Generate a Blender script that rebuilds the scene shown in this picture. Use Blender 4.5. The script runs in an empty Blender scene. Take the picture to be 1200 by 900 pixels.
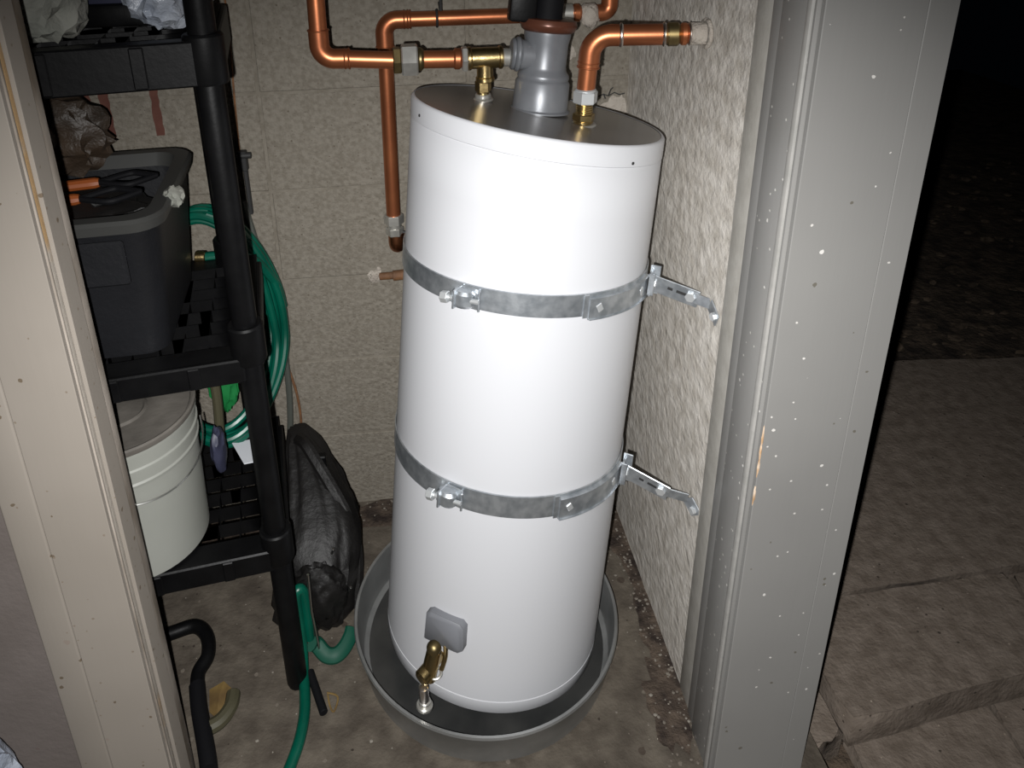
import bpy, bmesh, math, random
from mathutils import Vector, Matrix, noise
random.seed(7)
PI = math.pi
V = Vector
S = bpy.context.scene
COL = S.collection

# ------------------------------------------------------------ camera, world, flash, exposure
CAM = V((0, 0, 1.7153)); FPX = 902.8
right = V((0.9965, -0.0785, -0.0280)); up = V((0.0590, 0.3610, 0.9310)); fwd = V((0.0733, 0.9278, -0.3652))
fwd.normalize(); right = (right - fwd * right.dot(fwd)).normalized(); up = right.cross(fwd).normalized()
cd = bpy.data.cameras.new('camera'); cam = bpy.data.objects.new('camera', cd); COL.objects.link(cam)
cam.matrix_world = Matrix.Translation(CAM) @ Matrix((right, up, -fwd)).transposed().to_4x4()
cd.sensor_width = 36; cd.lens = FPX / 1200 * 36
cd.shift_x = (600 - 541.23) / 1200; cd.shift_y = (215.7 - 450) / 1200
cd.clip_start = .02; cd.clip_end = 100
S.camera = cam
S.view_settings.view_transform = 'Standard'; S.view_settings.look = 'None'
S.view_settings.gamma = 1; S.view_settings.exposure = 0

w = bpy.data.worlds.new('night_sky'); S.world = w; w.use_nodes = True
bg = w.node_tree.nodes['Background']; bg.inputs[0].default_value = (.35, .45, .7, 1); bg.inputs[1].default_value = .0012

def lamp(name, kind, loc, energy, color, **k):
    d = bpy.data.lights.new(name, kind); d.energy = energy; d.color = color
    for a, b in k.items(): setattr(d, a, b)
    o = bpy.data.objects.new(name, d); o.location = loc; COL.objects.link(o); return o
fl = lamp('camera_flash', 'SPOT', CAM - right * .035 - up * .03, 185, (1, .995, .985), spot_size=math.radians(116), spot_blend=1.0, shadow_soft_size=.006)
fl.rotation_euler = (V((.15, 1.20, .24)) - fl.location).to_track_quat('-Z', 'Y').to_euler()

# ------------------------------------------------------------ helpers
def mat(name, c1, c2=None, scale=6, rough=.6, metal=0, bump=0, bscale=60, bdist=.01, spots=(), detail=4, lo=.35, hi=.65,
        coat=0, trans=0, ior=1.45, alpha=1, stretch=None, spec=.5, bstretch=None, emit=None):
    m = bpy.data.materials.new(name); m.use_nodes = True; nt = m.node_tree; N = nt.nodes; L = nt.links
    b = N['Principled BSDF']
    b.inputs['Roughness'].default_value = rough; b.inputs['Metallic'].default_value = metal
    b.inputs['Coat Weight'].default_value = coat; b.inputs['Transmission Weight'].default_value = trans
    b.inputs['IOR'].default_value = ior; b.inputs['Alpha'].default_value = alpha; b.inputs['Specular IOR Level'].default_value = spec
    tc = N.new('ShaderNodeTexCoord')
    def coord(st):
        if not st: return tc.outputs['Object']
        mp = N.new('ShaderNodeMapping'); mp.inputs['Scale'].default_value = st; L.new(tc.outputs['Object'], mp.inputs[0]); return mp.outputs[0]
    c = coord(stretch); col = None
    rgb = lambda q: (*q, 1)
    if c2:
        n = N.new('ShaderNodeTexNoise'); n.inputs['Scale'].default_value = scale; n.inputs['Detail'].default_value = detail; L.new(c, n.inputs[0])
        r = N.new('ShaderNodeValToRGB'); r.color_ramp.elements[0].position = lo; r.color_ramp.elements[1].position = hi
        r.color_ramp.elements[0].color = rgb(c1); r.color_ramp.elements[1].color = rgb(c2)
        L.new(n.outputs[0], r.inputs[0]); col = r.outputs[0]
    else:
        b.inputs['Base Color'].default_value = rgb(c1)
    for (sc, thr, sc2, keep, cc) in spots:      # chips and specks: voronoi cells, kept where a coarse noise is high
        vo = N.new('ShaderNodeTexVoronoi'); vo.inputs['Scale'].default_value = sc; L.new(tc.outputs['Object'], vo.inputs[0])
        dn = N.new('ShaderNodeTexNoise'); dn.inputs['Scale'].default_value = sc * 3; L.new(tc.outputs['Object'], dn.inputs[0])
        ad = N.new('ShaderNodeMath'); ad.operation = 'MULTIPLY_ADD'; ad.inputs[1].default_value = .25; L.new(dn.outputs[0], ad.inputs[0]); L.new(vo.outputs['Distance'], ad.inputs[2])
        lt = N.new('ShaderNodeMath'); lt.operation = 'LESS_THAN'; lt.inputs[1].default_value = thr + .12; L.new(ad.outputs[0], lt.inputs[0])
        sx = N.new('ShaderNodeSeparateColor'); L.new(vo.outputs['Color'], sx.inputs[0])
        gt = N.new('ShaderNodeMath'); gt.operation = 'LESS_THAN'; gt.inputs[1].default_value = keep; L.new(sx.outputs[0], gt.inputs[0])
        mu = N.new('ShaderNodeMath'); mu.operation = 'MULTIPLY'; L.new(lt.outputs[0], mu.inputs[0]); L.new(gt.outputs[0], mu.inputs[1])
        mx = N.new('ShaderNodeMix'); mx.data_type = 'RGBA'; L.new(mu.outputs[0], mx.inputs[0]); mx.inputs[7].default_value = rgb(cc)
        if col: L.new(col, mx.inputs[6])
        else: mx.inputs[6].default_value = rgb(c1)
        col = mx.outputs[2]
    if col: L.new(col, b.inputs['Base Color'])
    if bump:
        n = N.new('ShaderNodeTexNoise'); n.inputs['Scale'].default_value = bscale; n.inputs['Detail'].default_value = 5; n.inputs['Roughness'].default_value = .6
        L.new(coord(bstretch), n.inputs[0])
        bp = N.new('ShaderNodeBump'); bp.inputs['Strength'].default_value = bump; bp.inputs['Distance'].default_value = bdist
        L.new(n.outputs[0], bp.inputs['Height']); L.new(bp.outputs[0], b.inputs['Normal'])
    return m

def finish(bm, ang=.6, flat=False):
    bmesh.ops.remove_doubles(bm, verts=bm.verts, dist=1e-6)
    bmesh.ops.recalc_face_normals(bm, faces=bm.faces)
    for f in bm.faces: f.smooth = not flat
    for e in bm.edges:
        if len(e.link_faces) == 2: e.smooth = e.calc_face_angle(0) < ang
def obj(name, bm, m, parent=None, flat=False, ang=.6, kind=None, origin=None):
    """bm holds world coordinates; the object's origin is its parent's (or the given) place"""
    finish(bm, ang, flat)
    o0 = V(parent['_w']) if parent is not None else (V(origin) if origin else V((0, 0, 0)))
    bmesh.ops.translate(bm, verts=bm.verts, vec=-o0)
    me = bpy.data.meshes.new(name); bm.to_mesh(me); bm.free()
    me.materials.append(m)
    o = bpy.data.objects.new(name, me); COL.objects.link(o); o['_w'] = tuple(o0)
    if parent is not None: o.parent = parent
    else: o.location = o0
    if kind: o['kind'] = kind
    return o
def thing(name, label, cat, loc, group=None, kind=None):
    o = bpy.data.objects.new(name, None); COL.objects.link(o); o.location = loc; o['_w'] = tuple(loc); o.empty_display_size = .05
    tag(o, label, cat, group, kind); return o
def tag(o, label=None, cat=None, group=None, kind=None):
    if label: o['label'] = label
    if cat: o['category'] = cat
    if group: o['group'] = group
    if kind: o['kind'] = kind
    return o
B = bmesh.new
def frame(o, z, x=None):
    z = V(z).normalized(); x = V(x) if x else (V((1, 0, 0)) if abs(z.x) < .9 else V((0, 1, 0)))
    y = z.cross(x).normalized(); x = y.cross(z).normalized()
    return Matrix.Translation(V(o)) @ Matrix((x, y, z)).transposed().to_4x4()
def box(bm, c, d, M=None, bevel=0, seg=1, rz=0):
    T = Matrix.Translation(V(c)) @ Matrix.Rotation(rz, 4, 'Z') @ Matrix.Diagonal((*d, 1))
    if M: T = M @ T
    r = bmesh.ops.create_cube(bm, size=1, matrix=T)
    if bevel:
        es = list({e for v in r['verts'] for e in v.link_edges})
        bmesh.ops.bevel(bm, geom=es, offset=bevel, segments=seg, affect='EDGES', profile=.5)
    return bm
def lathe(bm, prof, M=None, n=32, a0=0, a1=2 * PI):
    M = M or Matrix(); full = abs(a1 - a0 - 2 * PI) < 1e-4; rows = []
    k = n if full else n + 1
    for r, z in prof:
        if r < 1e-6: rows.append([bm.verts.new(M @ V((0, 0, z)))])
        else: rows.append([bm.verts.new(M @ V((r * math.cos(a0 + (a1 - a0) * i / n), r * math.sin(a0 + (a1 - a0) * i / n), z))) for i in range(k)])
    for A, C in zip(rows, rows[1:]):
        for i in range(n):
            j = (i + 1) % k
            if len(A) == 1 and len(C) == 1: continue
            try:
                if len(A) == 1: bm.faces.new((A[0], C[i], C[j]))
                elif len(C) == 1: bm.faces.new((A[i], A[j], C[0]))
                else: bm.faces.new((A[i], A[j], C[j], C[i]))
            except ValueError: pass
    return bm
def cyl(bm, p, q, r, n=16, bev=None, r2=None):
    p, q = V(p), V(q); h = (q - p).length; bev = r * .12 if bev is None else bev; r2 = r2 or r
    return lathe(bm, [(0, 0), (r - bev, 0), (r, bev), (r2, h - bev), (r2 - bev, h), (0, h)], frame(p, q - p), n)
def hexa(bm, p, q, r):
    return cyl(bm, p, q, r, 6, r * .08)
def ring(bm, p, z, r, t, n=32, m=8):
    M = frame(p, z)
    return lathe(bm, [(r + t * math.cos(2 * PI * i / m), t * math.sin(2 * PI * i / m)) for i in range(m + 1)], M, n)
def smooth_path(pts, sub=6):
    pts = [V(p) for p in pts]; out = []
    for i in range(len(pts) - 1):
        p0 = pts[max(i - 1, 0)]; p1 = pts[i]; p2 = pts[i + 1]; p3 = pts[min(i + 2, len(pts) - 1)]
        for k in range(sub):
            t = k / sub
            out.append(.5 * ((2 * p1) + (p2 - p0) * t + (2 * p0 - 5 * p1 + 4 * p2 - p3) * t * t + (3 * p1 - p0 - 3 * p2 + p3) * t ** 3))
    out.append(pts[-1]); return out
def tube(bm, pts, r, n=12, cap=True, sx=1):
    pts = [V(p) for p in pts]; N = len(pts); rr = r if isinstance(r, (list, tuple)) else [r] * N
    t = (pts[1] - pts[0]).normalized(); a = t.orthogonal().normalized(); rows = []
    for i, p in enumerate(pts):
        t2 = (pts[min(i + 1, N - 1)] - pts[max(i - 1, 0)]).normalized()
        a = (a - t2 * a.dot(t2)).normalized(); b = t2.cross(a)
        rows.append([bm.verts.new(p + rr[i] * (a * math.cos(2 * PI * k / n) * sx + b * math.sin(2 * PI * k / n))) for k in range(n)])
    for A, C in zip(rows, rows[1:]):
        for k in range(n): bm.faces.new((A[k], A[(k + 1) % n], C[(k + 1) % n], C[k]))
    if cap: bm.faces.new(rows[0][::-1]); bm.faces.new(rows[-1])
    return bm
def elbow(a, c, b, rad, k=10):
    """path from a to b turning at corner c with bend radius rad"""
    a, c, b = V(a), V(c), V(b); u = (a - c).normalized(); v = (b - c).normalized(); out = []
    th = u.angle(v); d = rad / math.tan(th / 2); p, q = c + u * d, c + v * d
    o = c + (u + v).normalized() * (rad / math.sin(th / 2))
    for i in range(k + 1):
        s = i / k; w_ = (p - o).lerp(q - o, s); out.append(o + w_.normalized() * rad)
    return p, q, out
def blob(bm, c, d, seed=0, amp=.15, fr=3, n=4, M=None, ridg=False):
    r = bmesh.ops.create_icosphere(bm, subdivisions=n, radius=1)
    for v in r['verts']:
        p = v.co.copy(); q = p * fr + V((seed * 7.3, seed * 3.1, seed))
        k = noise.fractal(q, 1, 2, 4) if not ridg else (.5 - abs(noise.noise(q)) * 1.6 + .3 * noise.noise(q * 2.6))
        co = V((p.x * d[0], p.y * d[1], p.z * d[2])) * (1 + amp * k)
        v.co = (M @ co if M else co) + V(c)
    return bm
def strip(bm, A, C, th):
    """plate lofted between two lists of points, thickness th along -y side handled by caller"""
    return bm
def prism(bm, poly, z0, z1):
    lo = [bm.verts.new((x, y, z0)) for x, y in poly]; hi = [bm.verts.new((x, y, z1)) for x, y in poly]; k = len(poly)
    bm.faces.new(lo[::-1]); bm.faces.new(hi)
    for i in range(k): bm.faces.new((lo[i], lo[(i + 1) % k], hi[(i + 1) % k], hi[i]))
    return bm

# ------------------------------------------------------------ materials
m_block = mat('painted_block', (.165, .145, .116), (.218, .196, .162), 100, .9, bump=.8, bscale=110, bdist=.006, detail=7, lo=.36, hi=.62,
              spots=[(70, .15, 1, .20, (.115, .095, .072)), (110, .16, 1, .2, (.12, .10, .078)), (16, .10, 1, .10, (.13, .105, .078)), (20, .06, 1, .06, (.34, .32, .29))])
m_mortar = mat('mortar', (.155, .136, .108), (.21, .188, .155), 40, .95, bump=.5, bscale=90, bdist=.004)
m_stucco = mat('stucco', (.44, .405, .355), (.62, .585, .535), 34, .9, bump=.9, bscale=48, bdist=.007, bstretch=(1, .75, .85), stretch=(1, .8, .9), detail=7,
               spots=[(12, .10, 1, .12, (.33, .28, .21)), (70, .12, 1, .10, (.28, .24, .19))])
m_floor = mat('concrete_floor', (.055, .044, .033), (.105, .088, .068), 16, .85, bump=.7, bscale=40, bdist=.008, detail=10,
              spots=[(45, .13, 1, .22, (.03, .022, .016)), (75, .12, 1, .10, (.26, .235, .20)), (14, .14, 1, .10, (.05, .037, .027)), (34, .16, 1, .14, (.13, .11, .088))])
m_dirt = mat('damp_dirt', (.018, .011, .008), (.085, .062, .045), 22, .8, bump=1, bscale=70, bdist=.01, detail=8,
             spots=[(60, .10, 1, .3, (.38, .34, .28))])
m_jamb_r = mat('grey_painted_wood', (.205, .20, .192), (.23, .225, .215), 2, .42, bump=.12, bscale=30, bdist=.003, bstretch=(1, 1, .06),
               spots=[(33, .09, 1, .36, (.60, .58, .55)), (27, .08, 1, .26, (.13, .12, .10)), (60, .12, 1, .12, (.55, .53, .5)), (9, .06, 1, .5, (.20, .19, .175))])
m_jamb_rs = mat('pale_painted_edge', (.26, .255, .24), (.31, .30, .285), 30, .5, bump=.2, bscale=60, bdist=.003)  # slightly lighter grey than the boards beside it
m_jamb_rl = mat('caulk_edge', (.36, .345, .315), (.31, .295, .265), 30, .6, bump=.3, bscale=60, bdist=.003)
m_jamb_l = mat('cream_painted_wood', (.235, .208, .178), (.27, .24, .208), 2, .6, bump=.15, bscale=30, bdist=.003, bstretch=(1, 1, .06),
               spots=[(28, .11, 1, .55, (.13, .10, .07)), (60, .13, 1, .20, (.19, .155, .12)), (10, .06, 1, .5, (.24, .20, .17))])
m_jamb_ld = mat('stained_shaded_edge', (.12, .095, .07), (.33, .29, .25), 9, .7, bump=.3, bscale=50, bdist=.003, stretch=(1, 1, .3), lo=.4, hi=.55)  # dirty wood; its dark tones also paint in the rear edge's shade
m_weather = mat('worn_seal', (.42, .27, .13), (.40, .36, .31), 5, .6, bump=.3, bscale=60, bdist=.004, lo=.38, hi=.46)
m_lwall = mat('pinkish_stucco', (.125, .105, .095), (.155, .132, .122), 5, .9, bump=.35, bscale=60, bdist=.004, spots=[(16, .05, 1, .2, (.13, .10, .09))])
m_paver = mat('paver_concrete', (.115, .09, .070), (.175, .142, .115), 26, .85, bump=.8, bscale=90, bdist=.006, detail=9,
              spots=[(40, .13, 1, .15, (.04, .03, .022)), (60, .11, 1, .10, (.30, .25, .2))])
m_soil = mat('garden_soil', (.02, .014, .01), (.09, .065, .045), 14, .95, bump=1, bscale=30, bdist=.03, detail=8)
m_black = mat('black_void', (.01, .01, .01))
m_tank = mat('white_enamel', (.52, .525, .545), rough=.42, coat=0)
m_lid = mat('grey_steel_lid', (.30, .285, .27), (.37, .355, .34), 4, .27, metal=.72, bump=.04, bscale=12)
m_seam = mat('seam_shadow_paint', (.55, .55, .57), rough=.4)
m_zinc = mat('galvanised_steel', (.38, .41, .44), (.58, .61, .64), 45, .40, metal=.85, bump=.15, bscale=120, bdist=.002, detail=2)
m_bolt = mat('bright_zinc', (.70, .72, .73), rough=.38, metal=.7)
m_dark = mat('dark_hole', (.02, .02, .02), rough=.6)
m_pan = mat('pan_galvanised', (.30, .305, .30), (.40, .405, .40), 12, .42, metal=.75, bump=.06, bscale=40)
m_copper = mat('copper', (.50, .175, .075), (.36, .12, .055), 7, .36, metal=.82, bump=.03, bscale=20)
m_copperd = mat('aged_copper', (.30, .11, .05), (.48, .20, .10), 25, .36, metal=1, bump=.1)
m_brass = mat('brass', (.56, .42, .20), (.38, .28, .13), 30, .3, metal=1, bump=.08, bscale=80)
m_brassd = mat('dark_brass', (.13, .10, .05), (.24, .18, .08), 30, .4, metal=.9)
m_solder = mat('solder', (.75, .70, .66), rough=.3, metal=1)
m_gfit = mat('grey_coated_metal', (.145, .152, .165), (.18, .187, .20), 20, .38, metal=.3)
m_nickel = mat('nickel', (.58, .57, .53), (.42, .41, .38), 30, .36, metal=.75)
m_brownring = mat('brown_ring', (.11, .04, .024), rough=.3, metal=.3)
m_blk = mat('black_plastic', (.0022, .0022, .0025), (.004, .004, .0043), 20, .45, bump=.05, bscale=80, spec=.2)
m_blkm = mat('matt_black_plastic', (.004, .004, .005), rough=.7, spec=.2)
m_gcover = mat('grey_cover_plastic', (.16, .165, .18), rough=.45)
m_bin = mat('dark_grey_bin', (.006, .0062, .0075), (.009, .0093, .011), 6, .45, bump=.1, bscale=90)
m_binrim = mat('grey_bin_rim', (.038, .038, .036), rough=.42)
m_bucket = mat('white_bucket', (.235, .24, .215), (.27, .275, .25), 3, .5)
m_lidb = mat('dirty_bucket_lid', (.045, .040, .034), (.13, .118, .103), 7, .7, bump=.2, bscale=30)
m_wire = mat('steel_wire', (.6, .6, .58), rough=.3, metal=1)
m_hose = mat('green_hose', (.0, .085, .052), (.0, .058, .036), 12, .35)
m_hosed = mat('dark_green_strap', (.0, .055, .032), rough=.6)
m_bag = mat('black_nylon', (.004, .0036, .0034), (.007, .0062, .0058), 8, .55, bump=.35, bscale=35, bdist=.01)
m_orange = mat('orange_grip', (.22, .055, .012), rough=.45)
m_cloth = mat('pale_cloth', (.27, .265, .235), (.19, .195, .17), 9, .85, bump=.6, bscale=14, bdist=.02)
m_plastic = mat('milky_plastic', (.26, .29, .35), (.36, .385, .43), 14, .3, bump=.8, bscale=16, bdist=.02)
m_navy = mat('dark_blue_box', (.028, .030, .055), rough=.5)
m_dkbag = mat('smoky_plastic', (.012, .011, .009), (.050, .032, .020), 6, .5, bump=.6, bscale=9, bdist=.03)
m_drip = mat('red_brown_paint', (.085, .026, .017), (.12, .045, .03), 20, .7)
m_plaster = mat('patch_plaster', (.42, .38, .33), (.33, .29, .25), 30, .9, bump=1, bscale=60)
m_rustpipe = mat('rusty_brown_pipe', (.20, .09, .035), (.12, .06, .03), 30, .7, bump=.5)
m_olive = mat('olive_rubber', (.055, .05, .028), rough=.6)
m_leaf = mat('dry_leaf', (.20, .13, .04), (.10, .06, .02), 20, .8)
m_stone = mat('pale_grit', (.22, .20, .17), (.09, .07, .055), 40, .9)
m_green = mat('green_plastic', (.01, .16, .04), rough=.5)
m_paper = mat('white_paper', (.6, .62, .66), rough=.8)
m_greycable = mat('grey_cable', (.07, .075, .065), rough=.5)

# ------------------------------------------------------------ the setting
WX, WY = .561, 1.816                      # right wall face, back wall face
fo = obj('floor', box(B(), (-.40, 1.0, -.06), (2.4, 2.0, .12)), m_floor, kind='structure')
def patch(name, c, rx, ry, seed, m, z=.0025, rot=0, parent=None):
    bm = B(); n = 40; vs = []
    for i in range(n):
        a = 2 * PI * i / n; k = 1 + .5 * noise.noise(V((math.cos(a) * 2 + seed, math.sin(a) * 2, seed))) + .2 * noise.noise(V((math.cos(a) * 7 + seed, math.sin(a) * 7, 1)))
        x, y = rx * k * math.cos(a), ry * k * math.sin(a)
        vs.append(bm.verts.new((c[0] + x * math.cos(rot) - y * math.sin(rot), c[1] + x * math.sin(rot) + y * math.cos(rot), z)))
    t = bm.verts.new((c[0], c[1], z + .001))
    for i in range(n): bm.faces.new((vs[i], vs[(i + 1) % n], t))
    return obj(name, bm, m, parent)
patch('dirt_patch', (.10, 1.76), .62, .055, 2, m_dirt, parent=fo)
patch('dirt_patch', (.545, 1.62), .035, .20, 5, m_dirt, parent=fo)
patch('dirt_patch', (.545, 1.28), .035, .14, 8, m_dirt, parent=fo)
patch('dirt_patch', (.52, 1.13), .05, .10, 11, m_dirt, parent=fo)
patch('dirt_patch', (-.55, 1.72), .25, .06, 14, m_dirt, parent=fo)

wb = obj('wall_back', box(B(), (-.30, WY + .0815, 1.15), (2.0, .16, 2.5)), m_mortar, kind='structure')
def block_mesh(w_, h_):
    bm = B(); box(bm, (0, 0, 0), (w_, .05, h_), bevel=.004, seg=1); finish(bm)
    me = bpy.data.meshes.new('block'); bm.to_mesh(me); bm.free(); me.materials.append(m_block); return me
bmA = block_mesh(.4965, .2478)
for zi in range(9):
    for xi in range(4):
        x0 = -1.335 + .5 * xi; cx = x0 + .25
        o = bpy.data.objects.new('block', bmA); COL.objects.link(o); o.parent = wb
        o.location = (cx, WY + .025 + random.uniform(-.0012, .0008), .004 + .251 * zi + .125 + random.uniform(-.001, .001))
for (a, b_, c, s) in [(-.69, 1.166, 1.31, .012), (-.575, 1.168, 1.31, .010), (-.74, 1.19, 1.31, .02)]:
    bm = B(); k = 10
    L = [bm.verts.new((a - s * (1 + .35 * noise.noise(V((i, a, 0)))), WY - .0015, b_ + (c - b_) * i / k)) for i in range(k + 1)]
    R_ = [bm.verts.new((a + s * (1 + .35 * noise.noise(V((i, a, 5)))), WY - .0015, b_ + (c - b_) * i / k)) for i in range(k + 1)]
    for i in range(k): bm.faces.new((L[i], R_[i], R_[i + 1], L[i + 1]))
    obj('paint_drip', bm, m_drip, wb)
# broken plaster patch in the corner and round the pipe stub
bm = B(); blob(bm, (.53, WY - .002, 1.175), (.03, .006, .035), 3, .6, 3, 3); obj('plaster_patch', bm, m_plaster, wb)
bm = B(); blob(bm, (.415, WY - .001, 1.325), (.012, .005, .014), 4, .6, 3, 2); obj('plaster_patch', bm, m_plaster, wb)
bm = B()
for pts in ([(.487, 1.213), (.500, 1.219), (.512, 1.214), (.527, 1.222), (.540, 1.216), (.553, 1.219)], [(.512, 1.214), (.517, 1.229), (.523, 1.235)], [(.500, 1.219), (.505, 1.207)]):
    tube(bm, [(x, WY - .002, z) for x, z in pts], .0016, 5)
obj('crack', bm, m_dark, wb)

wr = obj('wall_right', box(B(), (.651, 1.50, 1.15), (.18, .96, 2.5)), m_stucco, kind='structure')
obj('wall_left', box(B(), (-1.29, 1.45, 1.15), (.08, .8, 2.5)), m_stucco, kind='structure')
obj('ceiling', box(B(), (-.3, 1.45, 2.42), (2.1, 1.0, .06)), m_stucco, kind='structure')
obj('wall_front', box(B(), (-1.75, 1.10, 1.15), (2.2, .13, 2.7)), m_lwall, kind='structure')

# right jamb: back strip, recessed strip, stop with a rounded edge, wide casing, outer board
ZT, ZB = 2.2, -.12
def board(name, x0, x1, y0, y1, m, parent, bev=.003, seg=2):
    return obj(name, box(B(), ((x0 + x1) / 2, (y0 + y1) / 2, (ZT + ZB) / 2), (abs(x1 - x0), abs(y1 - y0), ZT - ZB), bevel=bev, seg=seg), m, parent)
tr = thing('trim_right', None, None, (.60, 1.05, 0), kind='structure')
board('caulk_strip', .559, .60, 1.113, 1.170, m_jamb_rl, tr, .002)
board('jamb_board', .5565, .60, 1.076, 1.1125, m_jamb_r, tr, .001)
board('jamb_board', .551, .60, 1.0045, 1.0755, m_jamb_r, tr, .002)
board('stop_strip', .5480, .60, .990, 1.004, m_jamb_rs, tr, .004)
board('stop_strip', .5520, .60, .9835, .9895, m_jamb_r, tr, .001)
board('casing_board', .5575, .7005, .9720, .9830, m_jamb_r, tr, .0012, 1)
board('outer_board', .7013, .7455, .9740, 1.02, m_jamb_r, tr, .0015, 1)
bm = B()
for z in (.86, .83, .80, .74): blob(bm, (.5580, .973, z), (.0022, .0016, .02), z * 9, .5, 2, 2)
obj('worn_patch', bm, mat('bare_wood', (.42, .25, .12), (.6, .5, .4), 40, .8), tr)

tl = thing('trim_left', None, None, (-.55, 1.05, 0), kind='structure')
board('back_edge', -.56, -.503, 1.0735, 1.104, m_jamb_ld, tl, .002)
board('jamb_board', -.56, -.499, 1.031, 1.073, m_jamb_l, tl, .001, 1)
board('weather_strip', -.56, -.5040, 1.014, 1.0305, m_weather, tl, .002)
board('stop_strip', -.56, -.5015, 1.009, 1.0135, m_jamb_ld, tl, .001)
board('casing_board', -.6035, -.5035, .998, 1.0085, m_jamb_l, tl, .0012, 1)
board('outer_board', -.660, -.6045, .998, 1.036, m_jamb_l, tl, .004, 3)
obj('trim_top', box(B(), (.04, 1.07, 2.26), (1.42, .2, .12), bevel=.004), m_jamb_r, kind='structure')

# outside: soil and concrete pavers laid in two levels
obj('ground', box(B(), (1.0, 2.5, -.27), (9, 9, .3)), m_soil, kind='structure')
pv = thing('pavement', None, None, (1.3, 1.3, -.12), kind='structure')
def paver(poly, z0, z1, seed):
    pts = []
    for i, (x, y) in enumerate(poly):
        x2, y2 = poly[(i + 1) % len(poly)]
        for k in range(5):
            t = k / 5; j = .005 if k else 0
            pts.append((x + (x2 - x) * t + random.uniform(-j, j), y + (y2 - y) * t + random.uniform(-j, j)))
    bm = prism(B(), pts, z0, z1)
    top = [e for e in bm.edges if all(abs(v.co.z - z1) < 1e-5 for v in e.verts)]
    bmesh.ops.bevel(bm, geom=top, offset=.008, segments=2, affect='EDGES')
    return obj('paver', bm, m_paver, pv, ang=1.2)
paver([(.905, 1.055), (1.48, 1.138), (1.507, 1.383), (1.20, 1.364), (.876, 1.345)], -.085, 0, 1)
paver([(.78, 1.355), (1.20, 1.378), (1.512, 1.396), (2.3, 1.44), (2.7, 2.24), (1.75, 2.31), (.78, 2.34)], -.09, -.003, 2)
paver([(1.495, 1.140), (2.2, 1.2), (2.25, 1.40), (1.522, 1.378)], -.09, -.004, 4)
paver([(.80, 1.03), (.888, 1.055), (.862, 1.345), (.78, 1.34)], -.11, -.03, 5)
paver([(.90, .70), (1.25, .72), (1.28, 1.15), (.915, 1.08)], -.17, -.087, 6)
paver([(1.265, .74), (1.8, .78), (1.85, 1.20), (1.295, 1.15)], -.17, -.092, 7)
paver([(.60, .60), (.885, .70), (.900, 1.02), (.60, .93)], -.19, -.115, 8)
bm = B()
for i in range(520):
    x = random.uniform(1.0, 4.5); y = random.uniform(2.35, 4.5); s = random.uniform(.008, .04)
    blob(bm, (x, y, -.12 + s * .3), (s, s * random.uniform(.5, 1), s * random.uniform(.15, .5)), i, .6, 2, 1)
tag(obj('fallen_leaves', bm, mat('leaf_litter', (.03, .021, .014), (.11, .08, .055), 30, .9), flat=True), 'dark litter of leaves and clods beyond the outdoor pavers', 'debris', kind='stuff')

# ------------------------------------------------------------ tank
R = .25
n = V((.0950, .0831, .992)).normalized(); TB = V((.1495, 1.3532, .0439)); H = 1.252
MT = frame(TB, n, (1, 0, 0))              # tank frame: x right, y away, z up its leaning axis
TI = MT.inverted()
topc = TB + n * H
nl = (n + V((.0955, -.0036, 0))).normalized()   # the lid's own slope
ML = frame(topc, nl, (1, 0, 0))
def loc(r, a, h): a = math.radians(a); return MT @ V((r * math.cos(a), r * math.sin(a), h))
def fr_at(a, h, r=R):                     # x tangential, y up, z outward
    a_ = math.radians(a); o = loc(r, a, h); z = (loc(r + .1, a, h) - o); x = MT.to_3x3() @ V((-math.sin(a_), math.cos(a_), 0))
    return frame(o, z, x)
wh = thing('water_heater', 'tall white enamelled water heater leaning slightly right, standing in the metal pan', 'water heater', TB)
NS = 96
def top_h(a, dr=0):                       # height of the sloped top at angle a
    p = V((R * math.cos(a), R * math.sin(a), 0)); d = (TI.to_3x3() @ nl); return H - (p.x * d.x + p.y * d.y) / d.z
bm = B(); rows = []
def hrow(r, f): return [bm.verts.new(MT @ V((r * math.cos(2 * PI * i / NS), r * math.sin(2 * PI * i / NS), f(2 * PI * i / NS)))) for i in range(NS)]
rows = [hrow(R - .004, lambda a: 0), hrow(R, lambda a: .004), hrow(R, lambda a: .0320), hrow(R - .0015, lambda a: .0325), hrow(R - .0015, lambda a: .0343), hrow(R, lambda a: .0348)]
for k in range(1, 12): rows.append(hrow(R, lambda a, k=k: .035 + (top_h(a) - .043 - .035) * k / 12))
rows += [hrow(R, lambda a: top_h(a) - .041), hrow(R - .0012, lambda a: top_h(a) - .040), hrow(R - .0012, lambda a: top_h(a) - .0385), hrow(R + .001, lambda a: top_h(a) - .037),
         hrow(R + .001, lambda a: top_h(a) - .003), hrow(R - .002, lambda a: top_h(a) + .001), hrow(R - .006, lambda a: top_h(a) + .0015)]
for A, C in zip(rows, rows[1:]):
    for i in range(NS): bm.faces.new((A[i], A[(i + 1) % NS], C[(i + 1) % NS], C[i]))
bm.faces.new(rows[0][::-1])
body = obj('body', bm, m_tank, wh, ang=.9)
bm = B()
fr = [bm.verts.new(MT @ V(((R - .005) * math.cos(2 * PI * i / NS), (R - .005) * math.sin(2 * PI * i / NS), top_h(2 * PI * i / NS) + .0005 + .0))) for i in range(NS)]
f2 = [bm.verts.new(v.co - nl * .006) for v in fr]
bm.faces.new(fr); bm.faces.new(f2[::-1])
for i in range(NS): bm.faces.new((fr[i], f2[i], f2[(i + 1) % NS], fr[(i + 1) % NS]))
obj('top_lid', bm, m_lid, wh)
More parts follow.
